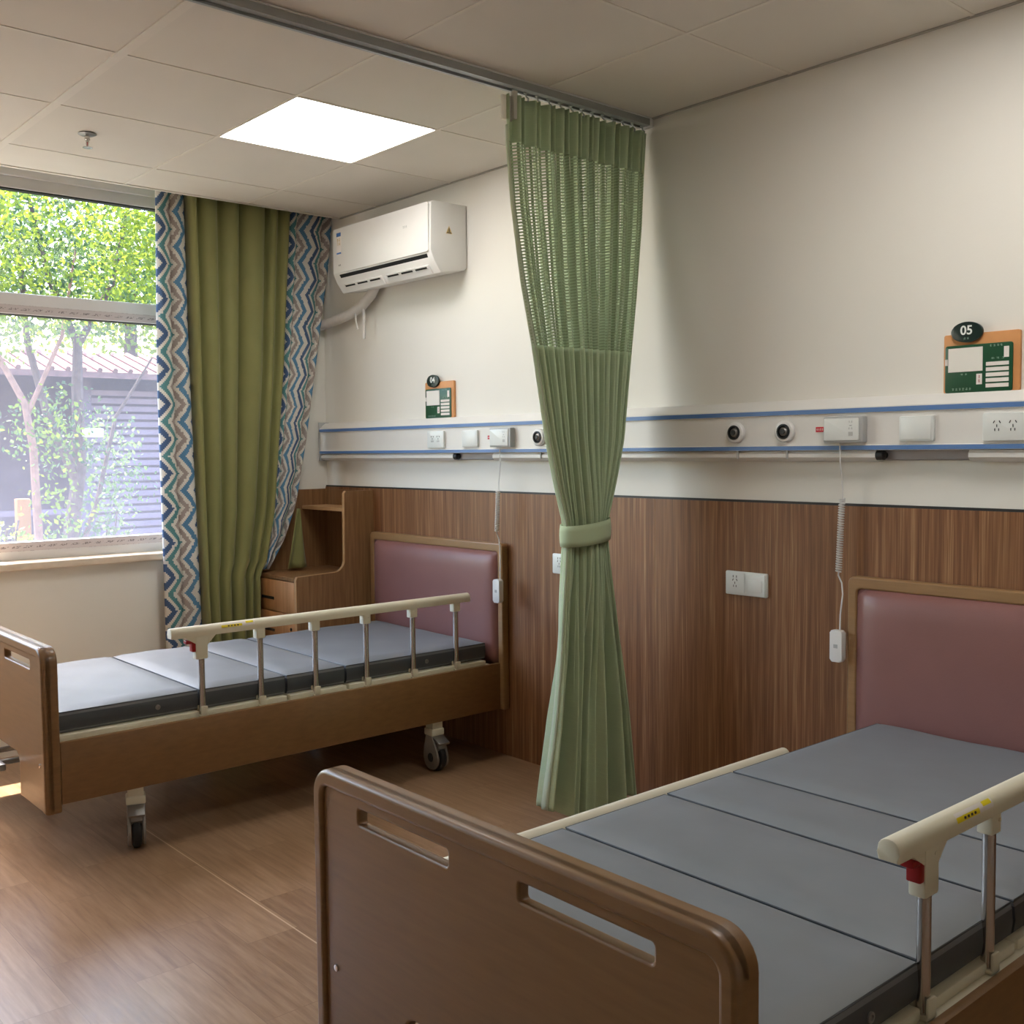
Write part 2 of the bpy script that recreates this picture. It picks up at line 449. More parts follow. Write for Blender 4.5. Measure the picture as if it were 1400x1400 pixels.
o = obj('upper_pane', box(nb(), XG-.004, XG+.002, -4.06, -.4, 2.055, 2.53), 'clear_glass', win, smooth=None)
o = obj('lower_pane', box(nb(), XG-.004, XG+.002, -4.06, -.4, .938, 1.972), 'hazy_glass', win, smooth=None)
o = obj('window_sill', box(nb(), XW-.16, XW+.045, -4.14, -.33, .828, .862, .006, 3), 'sill_stone', win)

# ------------------------------------------------------------------ ceiling fittings
for i, (x, y) in enumerate(lightcells):
    lab = ['lit square panel light in the ceiling beside the curtain track',
           'lit square ceiling panel light above the nearest bed'][i]
    p = thing('ceiling_panel_light', lab, 'ceiling light', (x, y, H-.006))
    plate('frame', rrect(.004, .596, .004, .596, 0), [rrect(.014, .586, .014, .586, 0)], 0, .012, 'upvc', p).rotation_euler = (-PI/2, 0, 0)
    f = p.children[0]; f.location = (0, 0, .0); f.data.transform(Matrix.Rotation(0, 4, 'X'))
    # plate is built in XZ; lay it flat
    f.rotation_euler = (PI/2, 0, 0); f.data.transform(Matrix.Scale(-1, 4, (0, 0, 1))); f.location = (0, 0, .012)
    f.data.flip_normals()
    obj('diffuser', box(nb(), .014, .586, .014, .586, .003, .008), 'light_diffuser', p, smooth=None)
sp_ = thing('sprinkler_head', 'small chrome sprinkler head hanging from the ceiling', 'sprinkler', (-.271, -1.526, H))
obj('flange', lathe(nb(), [(.030, 0), (.034, -.004), (.022, -.010), (.012, -.011)], 'z', (0, 0, 0), 20), 'dull_steel', sp_)
obj('body', lathe(nb(), [(.010, -.008), (.010, -.024), (.006, -.026), (.006, -.034)], 'z', (0, 0, 0), 14), 'steel', sp_)
b = nb(); tube(b, [(-.010, 0, -.02), (-.014, 0, -.035), (-.006, 0, -.05)], .0022, 8); tube(b, [(.010, 0, -.02), (.014, 0, -.035), (.006, 0, -.05)], .0022, 8)
obj('arm', b, 'steel', sp_)
obj('bulb', tube(nb(), [(0, 0, -.03), (0, 0, -.05)], .0025, 8), 'red_plastic', sp_)
obj('deflector', lathe(nb(), [(.004, -.049), (.017, -.052), (.018, -.054), (.003, -.055)], 'z', (0, 0, 0), 18), 'steel', sp_)

# curtain track and privacy curtain ---------------------------------------
XT = 1.18
trk = thing('curtain_track', 'grey metal curtain track running across the ceiling', 'curtain track', (XT, 0, H))
b = nb(); prism(b, [(-.028, -.004), (.028, -.004), (.028, -.028), (.012, -.030), (.012, -.022), (-.012, -.022), (-.012, -.030), (-.028, -.028)], 'y', -4.6, -.02)
obj('rail', b, 'aluminium', trk)
obj('flange', box(nb(), -.036, .036, -4.6, -.02, -.005, -.002), 'white_plastic', trk, smooth=None)
obj('end_cap', box(nb(), -.03, .03, -.022, -.004, -.034, -.002, .004), 'white_plastic', trk)

def smoothstep(a, b_, x):
    t_ = max(0, min(1, (x-a)/(b_-a))); return t_*t_*(3-2*t_)
def interp(keys, z):
    # smooth piecewise interpolation, keys sorted by falling z
    zs = [k[0] for k in keys][::-1]; vs = [k[1] for k in keys][::-1]
    return float(np.interp(z, zs, vs))
pl_L = [(2.50, -.690), (2.34, -.690), (2.15, -.672), (1.9, -.632), (1.69, -.584), (1.375, -.523), (1.2, -.476), (1.09, -.441), (1.02, -.437), (.9, -.448), (.6, -.486), (.3, -.532), (.05, -.575)]
pl_R = [(2.50, -.010), (2.34, -.024), (2.15, -.036), (1.9, -.064), (1.69, -.099), (1.375, -.147), (1.2, -.195), (1.09, -.230), (1.02, -.236), (.9, -.222), (.6, -.172), (.3, -.140), (.05, -.118)]
pl_A = [(2.50, .022), (2.3, .024), (1.7, .030), (1.3, .034), (1.06, .030), (.9, .036), (.5, .060), (.05, .078)]
rng = random.Random(11)
NP = 21
ph = [rng.uniform(.75, 1.25) for _ in range(NP)]; cum = np.cumsum([0]+ph); cum = cum/cum[-1]
amp = [rng.uniform(.55, 1.2) for _ in range(NP)]
def pleat(u, low):
    """offset in X of the cloth at width fraction u: many unequal folds; few big ones near the floor"""
    k = int(np.searchsorted(cum, u, 'right')-1); k = min(max(k, 0), NP-1)
    f_ = (u-cum[k])/(cum[k+1]-cum[k])
    hi = amp[k]*math.sin(2*PI*f_)
    lo = math.sin(2*PI*(u*4.2+.12*math.sin(5*u)))*1.0+.45*math.sin(2*PI*u*9.3+1.0)
    return hi*(1-low)+lo*low
def curtain_surface(name, z0, z1, u0, u1, nu, nv, m, parent, zbot=None, thick=.0015):
    me = bpy.data.meshes.new(name); vs = []; fs = []; uvs = []
    for j in range(nv+1):
        zz = z0+(z1-z0)*j/nv
        L, R_, A = interp(pl_L, zz), interp(pl_R, zz), interp(pl_A, zz)
        low = smoothstep(1.0, .35, zz)*.85
        for i in range(nu+1):
            u = u0+(u1-u0)*i/nu
            z = zz
            if zbot: z = zz + zbot(u)*smoothstep(.5, z1, zz)
            sway = .012*math.sin(u*9+zz*2.2)*(1-abs(2*u-1))
            bulge = .028*math.sin(PI*u)*smoothstep(1.4, 1.06, zz)*(1-low*.6)
            jit = .25*math.sin(2*PI*(u*NP*.5)+zz*1.3)*(R_-L)/NP
            y = L+(R_-L)*u + sway*.5 + jit*(0 < i < nu)
            x = pleat(u, low)*A - bulge*math.cos(2*PI*u*1.0)
            vs.append((x, y, z)); uvs.append((u*2.0, zz))
    for j in range(nv):
        for i in range(nu):
            a = j*(nu+1)+i; fs.append((a, a+1, a+nu+2, a+nu+1))
    me.from_pydata(vs, [], fs); ul = me.uv_layers.new(name='UVMap')
    for lp in me.loops: ul.data[lp.index].uv = uvs[lp.vertex_index]
    o = bpy.data.objects.new(name, me)
    if thick:
        md = o.modifiers.new('Solidify', 'SOLIDIFY'); md.thickness = thick; md.offset = 0
    return fin(o, m, parent, 180)
pc = thing('privacy_curtain', 'sage green privacy curtain gathered with a tieback, hanging from the ceiling track', 'curtain', (XT, 0, 0))
curtain_surface('heading', 2.497, 2.345, 0, 1, 260, 8, 'sage_cloth', pc)
curtain_surface('mesh_panel', 2.345, 1.69, 0, 1, 260, 40, 'sage_mesh', pc, thick=0)
def zb(u): return .065*(1-smoothstep(0, .35, u))+.012*smoothstep(.6, 1, u)
curtain_surface('drape', 1.69, .035, 0, 1, 260, 110, 'sage_cloth', pc, zbot=zb)
curtain_surface('side_hem', 2.40, .036, -.002, .006, 2, 120, 'sage_hem', pc, zbot=zb, thick=.003)
b = nb(); box(b, -.012, .0, -.706, -.664, 2.415, 2.495, .003); box(b, -.004, .012, -.668, -.650, 2.42, 2.512, .003)
obj('cloth_tab', b, 'white_cloth', pc)
# tieback band round the gathered waist
b = nb(); N = 40
for j in range(5):
    for k in range(N):
        a = 2*PI*k/N; zz = 1.018+.075*j/4+.012*math.sin(a)*1; rr = 1+.03*math.sin(PI*j/4)
        b.verts.new((.070*math.cos(a)*rr, -.337+.106*math.sin(a)*rr, zz-.01))
b.verts.ensure_lookup_table()
for j in range(4):
    for k in range(N): b.faces.new([b.verts[q] for q in (j*N+k, j*N+(k+1) % N, (j+1)*N+(k+1) % N, (j+1)*N+k)])
o = obj('tieback', b, 'sage_cloth', pc, smooth=60); md = o.modifiers.new('Solidify', 'SOLIDIFY'); md.thickness = .004
for k in range(13):
    y = -.655+k*.052
    b = nb(); tube(b, [(0, y, H-.024), (0, y, H-.040), (.006, y+.004, H-.047), (.002, y+.006, H-.056)], .0028, 8); box(b, -.008, .008, y-.006, y+.006, H-.030, H-.022, .002)
    obj('curtain_hook', b, 'green_hook', pc)

# ------------------------------------------------------------------ window curtain
XC = -1.035
wc = thing('window_curtain', 'olive curtain with blue chevron borders hanging beside the window', 'curtain', (XC, 0, 0))
def sh(y): return y+(y+3)/4.85*-.035*-1*-1*-1 if False else y+.035*(y+3)/4.85*1.0
k_L = [(2.56, -.955), (1.75, -.968), (1.06, -.966), (.5, -.965), (.05, -.962)]
k_l = [(2.56, -.818), (1.755, -.808), (1.05, -.796), (.52, -.784), (.05, -.775)]
k_r = [(2.56, -.272), (1.777, -.325), (1.04, -.40), (.78, -.455), (.74, -.49), (.05, -.50)]
k_R = [(2.56, -.010), (2.3, -.035), (1.786, -.121), (1.4, -.19), (1.07, -.262), (.9, -.33), (.74, -.43)]
def wsurf(name, kl, kr, z0, z1, nf, A, m, seed, umul, nu=90, nv=70, ex=.55, x_off=0):
    rd = random.Random(seed); me = bpy.data.meshes.new(name); vs = []; uvs = []; fs = []
    c_ = np.cumsum([0]+[rd.uniform(.35, 1.7) for _ in range(nf)]); c_ = c_/c_[-1]; am = [rd.uniform(.6, 1.2) for _ in range(nf)]
    for j in range(nv+1):
        zz = z0+(z1-z0)*j/nv; L, R_ = interp(kl, zz), interp(kr, zz)
        for i in range(nu+1):
            u = i/nu; k = min(max(int(np.searchsorted(c_, u, 'right')-1), 0), nf-1); f_ = (u-c_[k])/(c_[k+1]-c_[k])
            s = math.sin(PI*f_)
            x = am[k]*A*(s**ex-.6) + .004*math.sin(zz*3+u*12)
            y = L+(R_-L)*u
            vs.append((x+x_off, y, zz)); uvs.append((u*umul, zz))
    for j in range(nv):
        for i in range(nu):
            a = j*(nu+1)+i; fs.append((a, a+1, a+nu+2, a+nu+1))
    me.from_pydata(vs, [], fs); ul = me.uv_layers.new(name='UVMap')
    for lp in me.loops: ul.data[lp.index].uv = uvs[lp.vertex_index]
    o = bpy.data.objects.new(name, me); md = o.modifiers.new('Solidify', 'SOLIDIFY'); md.thickness = .0015; md.offset = 0
    return fin(o, m, wc, 180)
S = lambda ks: [(z, sh(y)) for z, y in ks]
wsurf('centre_panel', S(k_l), S(k_r), 2.70, .03, 6, .085, 'olive_cloth', 14, .9, ex=.38, x_off=.025)
wsurf('chevron_border', S(k_L), S(k_l), 2.70, .03, 2, .030, 'chevron_cloth', 5, .19)
wsurf('chevron_border', S(k_r), S(k_R), 2.70, .745, 3, .052, 'chevron_cloth', 8, .36)
# loose end of the curtain tucked on to the cabinet
b = nb(); n = 10
for j in range(n+1):
    f_ = j/n; z = 1.05-.305*f_; w = .016+.105*f_
    for i in range(9):
        u = i/8; b.verts.new((.075+.012*math.sin(u*9+f_*2), -.275-.03*f_+(u-.3)*w, z))
b.verts.ensure_lookup_table()
for j in range(n):
    for i in range(8): b.faces.new([b.verts[q] for q in (j*9+i, j*9+i+1, j*9+i+10, j*9+i+9)])
o = obj('curtain_tail', b, 'olive_cloth', wc, smooth=180); md = o.modifiers.new('Solidify', 'SOLIDIFY'); md.thickness = .003

# ------------------------------------------------------------------ air conditioner
ac = thing('air_conditioner', 'white split air conditioner on the wall near the ceiling', 'air conditioner', (-.29, 0, 0))
hw = .40
prof = [(-.004, 2.425), (-.185, 2.425), (-.200, 2.415), (-.205, 2.21), (-.185, 2.165), (-.150, 2.118), (-.02, 2.138), (-.004, 2.15)]
obj('body', prism(nb(), prof, 'x', -hw, hw, .006), 'white_plastic', ac)
b = nb(); prism(b, rrect(-hw+.012, hw-.012, 2.205, 2.418, .012), 'y', -.209, -.2005, .003)
obj('front_panel', b, 'white_plastic', ac)
# air outlet: sunken dark slot on the slanting chin with two louvre flaps
def chin(t_, out=0):        # point on the slanted face between z=2.205 and 2.118
    y = -.2045+.0545*t_; z = 2.205-.087*t_
    n_ = Vector((-.087, -.0545)).normalized()
    return y+n_.x*out, z+n_.y*out
b = nb(); a0, a1 = chin(.08, .002), chin(.60, .002); a2, a3 = chin(.60, -.012), chin(.08, -.012)
prism(b, [a0, a1, a2, a3], 'x', -hw+.055, hw-.035)
obj('air_outlet', b, 'dark_void', ac, smooth=None)
for x0, x1 in ((-hw+.065, -.015), (.025, hw-.05)):
    b = nb(); prism(b, [chin(.55, .014), chin(.97, .009), chin(.97, .001), chin(.55, .003)], 'x', x0, x1, .001)
    fl = obj('louver', b, 'white_plastic', ac)
    b = nb(); w = (x1-x0)/3
    for q in range(3): prism(b, [chin(.60, .0150), chin(.68, .0142), chin(.68, .009), chin(.60, .009)], 'x', x0+q*w+.012, x0+(q+1)*w-.012)
    obj('louver_slot', b, 'dark_void', fl, smooth=None)
y = -.2095
b = nb(); box(b, -hw+.045, -hw+.088, y-.0006, y, 2.292, 2.398); st = obj('sticker', b, 'paper', ac, smooth=None)
for z0, z1 in ((2.378, 2.396), (2.294, 2.302)): obj('sticker_band', box(nb(), -hw+.047, -hw+.086, y-.001, y-.0005, z0, z1), 'sticker_blue', st, smooth=None)
b = nb(); glyphs(b, 2, -hw+.050, -hw+.083, y-.0006, 2.352, 2.37, 3); glyphs(b, 2, -hw+.052, -hw+.083, y-.0006, 2.335, 2.35, 5); obj('sticker_print', b, 'sticker_gold', st, smooth=None)
b = nb(); glyphs(b, 2, -hw+.06, -hw+.082, y, 2.237, 2.245, 7); obj('logo', b, 'print_dark', ac, smooth=None)
b = nb(); glyphs(b, 3, .20, .235, y, 2.33, 2.341, 9); obj('emblem', b, 'grey_plastic', ac, smooth=None)
b = nb(); prism(b, [(-.125, 2.287), (-.082, 2.287), (-.1035, 2.33)], 'x', hw, hw+.0012); ws = obj('warning_sticker', b, 'paper', ac, smooth=None)
b = nb(); prism(b, [(-.120, 2.290), (-.087, 2.290), (-.1035, 2.323)], 'x', hw+.0012, hw+.0018); obj('warning_triangle', b, 'sticker_gold', ws, smooth=None)
b = nb(); prism(b, [(-.106, 2.297), (-.101, 2.297), (-.1015, 2.313), (-.1055, 2.313)], 'x', hw+.0018, hw+.0022); prism(b, [(-.115, 2.292), (-.092, 2.292), (-.092, 2.2955), (-.115, 2.2955)], 'x', hw+.0018, hw+.0022); obj('warning_mark', b, 'print_dark', ws, smooth=None)
b = nb(); tube(b, [(-.27, -.045, 2.15), (-.30, -.05, 2.11), (-.38, -.05, 2.065), (-.50, -.045, 2.035), (-.66, -.045, 2.015), (-.85, -.045, 2.0)], .025, 14)
obj('refrigerant_pipe', b, 'pipe_wrap', ac)
obj('signal_wire', tube(nb(), [(-.43, -.06, 2.05), (-.425, -.06, 1.99), (-.41, -.06, 1.95)], .004, 8), 'white_plastic', ac)
obj('drain_hose', tube(nb(), [(-.372, -.05, 2.07), (-.36, -.055, 2.0), (-.36, -.055, 1.90)], .007, 10), 'pipe_wrap', ac)

# ------------------------------------------------------------------ medical rail on the head wall
YR = -.055
rail = thing('equipment_rail', 'long white wall trunking with two blue stripes above the beds', 'wall rail', (0, 0, 0))
up = [(0, 1.492), (-.022, 1.490), (-.040, 1.478), (YR-.004, 1.460), (YR-.004, 1.443), (YR, 1.441), (YR, 1.345), (YR-.004, 1.343), (YR-.004, 1.328), (-.03, 1.326), (0, 1.326)]
obj('channel', prism(nb(), up, 'x', XW+.03, XB), 'rail_white', rail, smooth=25)
for z0, z1 in ((1.443, 1.457), (1.329, 1.342)):
    obj('blue_stripe', box(nb(), XW+.03, XB, YR-.0055, YR-.003, z0, z1), 'blue_stripe', rail, smooth=None)
low = [(0, 1.326), (-.045, 1.326), (-.052, 1.318), (-.052, 1.306), (-.042, 1.296), (-.02, 1.292), (0, 1.292)]
gaps = [(.05, .33), (2.138, 2.427)]
cur = XW+.03
for g0, g1 in gaps+[(XB, XB)]:
    obj('lower_cover', prism(nb(), low, 'x', cur, g0), 'rail_white', rail, smooth=40); cur = g1
for g0, g1 in gaps:
    obj('recess', prism(nb(), [(0, 1.326), (-.028, 1.326), (-.028, 1.300), (0, 1.296)], 'x', g0, g1), 'rail_grey', rail, smooth=None)
    b = nb(); lathe(b, [(.006, g0-.001), (.0155, g0), (.0155, g0+.022), (.008, g0+.03)], 'x', (0, -.036, 1.312), 18)
    obj('black_plug', b, 'black_plastic', rail)
obj('end_plate', prism(nb(), [(0, 1.494), (-.06, 1.494), (-.06, 1.290), (0, 1.290)], 'x', XW+.022, XW+.03), 'grey_plastic', rail, smooth=None)

ZC = 1.390
def plate_sw(name, label, cat, x, w=.112, h=.076, d=.011, y=YR, z=ZC, group=None, m='device_white'):
    p = thing(name, label, cat, (x, y, z), group)
    b = nb(); prism(b, rrect(-w/2, w/2, -h/2, h/2, .005, 4), 'y', -d, 0, .002); obj('cover_plate', b, m, p)
    return p
def pins(b, cx, cz, d, s=1):
    for q, (dx, dz, a) in enumerate(((-.009, .006, .5), (.009, .006, -.5), (0, -.006, 0))):
        r = bmesh.ops.create_cube(b, size=1)
        for v in r['verts']: v.co = Matrix.Translation((cx+dx*s, -d-.0002, cz+dz*s)) @ Matrix.Rotation(a, 4, 'Y') @ Vector((v.co.x*.0024*s, v.co.y*.001, v.co.z*.0085*s))
    for dx in (-.006, .006):
        r = bmesh.ops.create_cube(b, size=1)
        for v in r['verts']: v.co = Matrix.Translation((cx+dx*s, -d-.0002, cz-.018*s)) @ Vector((v.co.x*.0024*s, v.co.y*.001, v.co.z*.008*s))
for x, lab in ((-.06, 'white double power socket on the rail below the 04 plate'), (2.535, 'white double power socket on the rail below the 05 plate')):
    p = plate_sw('power_socket', lab, 'power socket', x, .125, .078, group='sockets on the equipment rail')
    for dx in (-.022, .022): b = nb(); pins(b, dx, .008, .0115, .9); obj('pin_holes', b, 'black_plastic', p, smooth=None)
for x, lab in ((.19, 'white blank cover plate between the socket and call unit under sign 04'), (2.277, 'white blank cover plate between the call unit and socket under sign 05')):
    p = plate_sw('blank_plate', lab, 'blank plate', x, .108, .074, group='blank plates on the equipment rail')
    obj('face', box(nb(), -.046, .046, -.0125, -.011, -.032, .032, .001), 'device_white', p)
for x, lab in ((.637, 'round gas outlet on the rail just left of the green privacy curtain'), (1.625, 'left one of the two round gas outlets right of the privacy curtain'),
               (1.822, 'right one of the two round gas outlets, beside the red tag')):
    p = thing('gas_outlet', lab, 'gas outlet', (x, YR, ZC), 'round gas outlets on the equipment rail')
    obj('collar', lathe(nb(), [(.036, 0), (.036, -.010), (.032, -.014), (.024, -.015), (.024, -.004)], 'y', (0, 0, 0), 28), 'white_plastic', p)
    obj('socket_ring', lathe(nb(), [(.0245, -.003), (.0245, -.018), (.019, -.019), (.019, -.006)], 'y', (0, 0, 0), 24), 'black_plastic', p)
    obj('valve', lathe(nb(), [(.017, -.004), (.015, -.016), (.010, -.020), (.009, -.016)], 'y', (0, 0, 0), 20), 'dull_steel', p)
    obj('valve_core', lathe(nb(), [(.0088, -.006), (.008, -.0205)], 'y', (0, 0, 0), 16), 'black_plastic', p)
    obj('inlet_pipe', tube(nb(), [(.004, .0015, -.046), (.004, .0015, -.088)], .004, 8), 'grey_plastic', p)

def call_unit(x, lab, coil, drop, group, yb, dx):
    p = thing('nurse_call_unit', lab, 'nurse call', (x, YR, ZC+.002), group)
    b = nb(); prism(b, rrect(-.068, .068, -.041, .041, .005, 4), 'y', -.028, 0, .003); obj('back_case', b, 'grey_plastic', p)
    b = nb(); prism(b, rrect(-.064, .056, -.034, .034, .003, 4), 'y', -.031, -.0275, .001); obj('face_plate', b, 'device_white', p)
    b = nb(); box(b, .022, .036, -.0318, -.031, -.020, -.008)
    glyphs(b, 2, .020, .038, -.031, .020, .026, 2); box(b, .025, .033, -.0316, -.031, .010, .013); glyphs(b, 2, .020, .038, -.031, .000, .006, 4)
    obj('icon_print', b, 'print_grey' if False else 'grey_plastic', p, smooth=None)
    obj('red_tag', box(nb(), -.112, -.082, -.0012, 0, -.006, .010), 'red_tag', p, smooth=None)
    b = nb(); glyphs(b, 4, -.110, -.084, -.0012, -.002, .006, 6); obj('tag_print', b, 'print_white', p.children[-1], smooth=None)
    # cord: straight drop, coiled stretch, straight drop to the handset
    z0, z1, z2, z3 = -.04, coil[0]-ZC, coil[1]-ZC, drop-ZC
    pts = [(-.018, -.014, z0), (-.017, -.012, z0-.07), (-.017, (yb-.01)/2, z0-.11), (-.017, yb, z0-.15), (-.017, yb, z1)]
    obj('cord', tube(nb(), pts, .0022, 8), 'white_plastic', p)
    if z1-z2 > .05:
        n = int((z1-z2)/.0075); b = nb(); q = []
        for k in range(n*12+1):
            a = 2*PI*k/12; f_ = k/(n*12)
            q.append((-.017-.010*f_+.0085*math.cos(a), yb-.004+.0085*math.sin(a), z1+(z2-z1)*f_))
        tube(b, q, .0022, 5); obj('coiled_cord', b, 'white_plastic', p)
    q = [(-.027, yb-.004, z2), (-.030, yb, z2-.012), (-.018, yb, z2-.035), (-.014, yb, z2-.07), (dx, yb, (z2+z3)/2-.02), (dx, yb-.002, z3+.045)]
    obj('lower_cord', tube(nb(), q, .0024, 8), 'white_plastic', p)
    b = nb(); prism(b, rrect(-.021, .021, -.05, .05, .008, 5), 'y', -.018, .006, .004)
    hs = obj('handset', b, 'white_plastic', p, loc=(dx, yb-.008, z3))
    b = nb(); box(b, -.007, .007, -.0192, -.018, -.006, .006); obj('button', b, 'grey_plastic', hs, smooth=None)
    return p
call_unit(.416, 'nurse call unit below sign 04 with a straight cord and small handset', (1.165, .99), .735, 'nurse call units on the rail', -.022, -.012)
call_unit(2.046, 'nurse call unit left of sign 05 with a coiled cord and white handset', (1.175, .945), .712, 'nurse call units on the rail', .004, -.022)

# double outlets on the wainscot
for x, lab in ((.757, 'white double outlet on the wood wall panel half hidden by the privacy curtain'), (1.640, 'white double outlet on the wood wall panel between the privacy curtain and the near bed')):
    p = plate_sw('wall_outlet', lab, 'wall outlet', x, .172, .082, .010, -.011, .871, 'double outlets on the wood panelling')
    obj('socket_face', box(nb(), -.080, -.006, -.0115, -.010, -.034, .036, .001), 'device_white', p)
    b = nb(); pins(b, -.045, .006, .0117, .9)
    for dx in (-.052, -.038): box(b, dx-.001, dx+.001, -.0125, -.0115, .019, .027)
    obj('pin_holes', b, 'print_dark', p, smooth=None)
    b = nb(); prism(b, rrect(.002, .082, -.038, .036, .003, 3), 'y', -.017, -.010, .002); obj('card_switch', b, 'device_white', p)
    obj('rocker', box(nb(), .012, .072, -.019, -.016, -.024, .016, .002), 'grey_plastic' if False else 'device_white', p)

# bed number signs
def sign(x, num, lab):
    p = thing('bed_number_sign', lab, 'sign', (x, 0, 1.490), 'bed number signs on the head wall')
    w, h = .218, .168
    b = nb(); prism(b, rrect(0, w, 0, h, .006, 4), 'y', -.012, 0, .001); obj('wood_board', b, 'sign_wood', p)
    b = nb(); prism(b, rrect(.006, .200, .0, .136, .007, 4), 'y', -.016, -.012, .001); g_ = obj('green_card', b, 'sign_green', p)
    def q(name, m, *a):
        for (x0, x1, z0, z1) in a: obj(name, box(nb(), x0, x1, -.0172, -.0158, z0, z1), m, g_, smooth=None)
    q('photo_window', 'paper', (.016, .116, .060, .128))
    b = nb(); box(b, .020, .112, -.0176, -.0171, .0635, .1245); obj('photo_sheet', b, 'wall_paint', g_, smooth=None)
    q('name_strip', 'paper', *[(.126, .190, .012+k*.0152, .0225+k*.0152) for k in range(5)])
    q('side_label', 'paper', (.176, .190, .094, .124), (.099, .115, .022, .052), (.006, .014, .080, .098))
    for (n, x0, x1, z0, z1, sd) in ((4, .134, .174, .126, .132, 21), (3, .138, .182, .0905, .096, 22), (6, .026, .086, .007, .014, 23), (2, .050, .074, .050, .055, 24)):
        obj('card_print', glyphs(nb(), n, x0, x1, -.0162, z0, z1, sd), 'print_grey', g_, smooth=None)
    for z0, z1, sd in ((.039, .048, 25), (.027, .036, 26)): obj('red_print', glyphs(nb(), 1, .103, .112, -.0172, z0, z1, sd), 'print_red', g_, smooth=None)
    b = nb(); n = 40; prism(b, [(.071+.046*math.cos(2*PI*k/n), .172+.029*math.sin(2*PI*k/n)) for k in range(n)], 'y', -.022, -.012, .0015)
    bd = obj('number_badge', b, 'badge_green', p)
    text('number', num, .036, .071, -.0226, .176, 'print_white', bd)
    b = nb(); glyphs(b, 2, .061, .081, -.0222, .151, .157, 31); obj('badge_print', b, 'print_grey', bd, smooth=None)
sign(-.205, '04', 'wooden sign with green card and round badge reading 04')
sign(2.331, '05', 'wooden sign with green card and round badge reading 05')

# ------------------------------------------------------------------ bedside cabinet
cx0, cx1 = -1.105, -.660
cab = thing('bedside_cabinet', 'tall wood-grain bedside cabinet in the corner behind the far bed', 'cabinet', (cx0, 0, 0))
w = cx1-cx0
side = [(-.012, 0), (-.460, 0), (-.460, .722), (-.452, .735)]
side += [(-.245, .742)] + [(-.245+.06*math.sin(a), .802-.06*math.cos(a)) for a in np.linspace(.15, PI/2, 8)]
side += [(-.182, 1.130), (-.172, 1.142), (-.012, 1.142)]
tall = [(-.012, 0), (-.440, 0), (-.440, 1.130), (-.430, 1.142), (-.012, 1.142)]
for x0, side in ((0, tall), (w-.018, side)):
    b = nb(); prism(b, side, 'x', x0, x0+.018); sd = obj('side_panel', b, 'cabinet_wood', cab)
    b = nb()
    ed = side[1:-1]
    for (p0, p1) in zip(ed, ed[1:]):
        d = (Vector(p1)-Vector(p0)); 
        if d.length < 1e-4: continue
        n_ = Vector((d.y, -d.x)).normalized()*-1
        prism(b, [p0, p1, tuple(Vector(p1)+n_*.002), tuple(Vector(p0)+n_*.002)], 'x', x0-.0005, x0+.0185)
    obj('edge_band', b, 'cabinet_edge', sd, smooth=50)
obj('back_panel', box(nb(), .018, w-.018, -.024, -.012, .05, 1.14), 'cabinet_wood', cab, smooth=None)
obj('upper_shelf', box(nb(), .018, w-.018, -.176, -.024, 1.040, 1.058), 'cabinet_edge', cab, smooth=None)
obj('counter_top', box(nb(), .018, w-.018, -.462, -.024, .712, .730), 'cabinet_wood', cab, smooth=None)
obj('base', box(nb(), .018, w-.018, -.44, -.024, .02, .712), 'dark_void', cab, smooth=None)
for z0, z1 in ((.552, .708), (.396, .548), (.06, .392)):
    o = obj('drawer' if z0 > .1 else 'door', box(nb(), .004, w-.020, -.462, -.440, z0, z1, .002), 'drawer_wood', cab)
    if z0 > .1: obj('handle', box(nb(), .10, .225, -.4635, -.460, z1-.10, z1-.086), 'black_plastic', o, smooth=None)
    if .1 < z0 < .5: obj('lock', lathe(nb(), [(.008, -.462), (.008, -.466), (.003, -.467)], 'y', (w-.055, 0, z1-.07), 14), 'black_plastic', o)

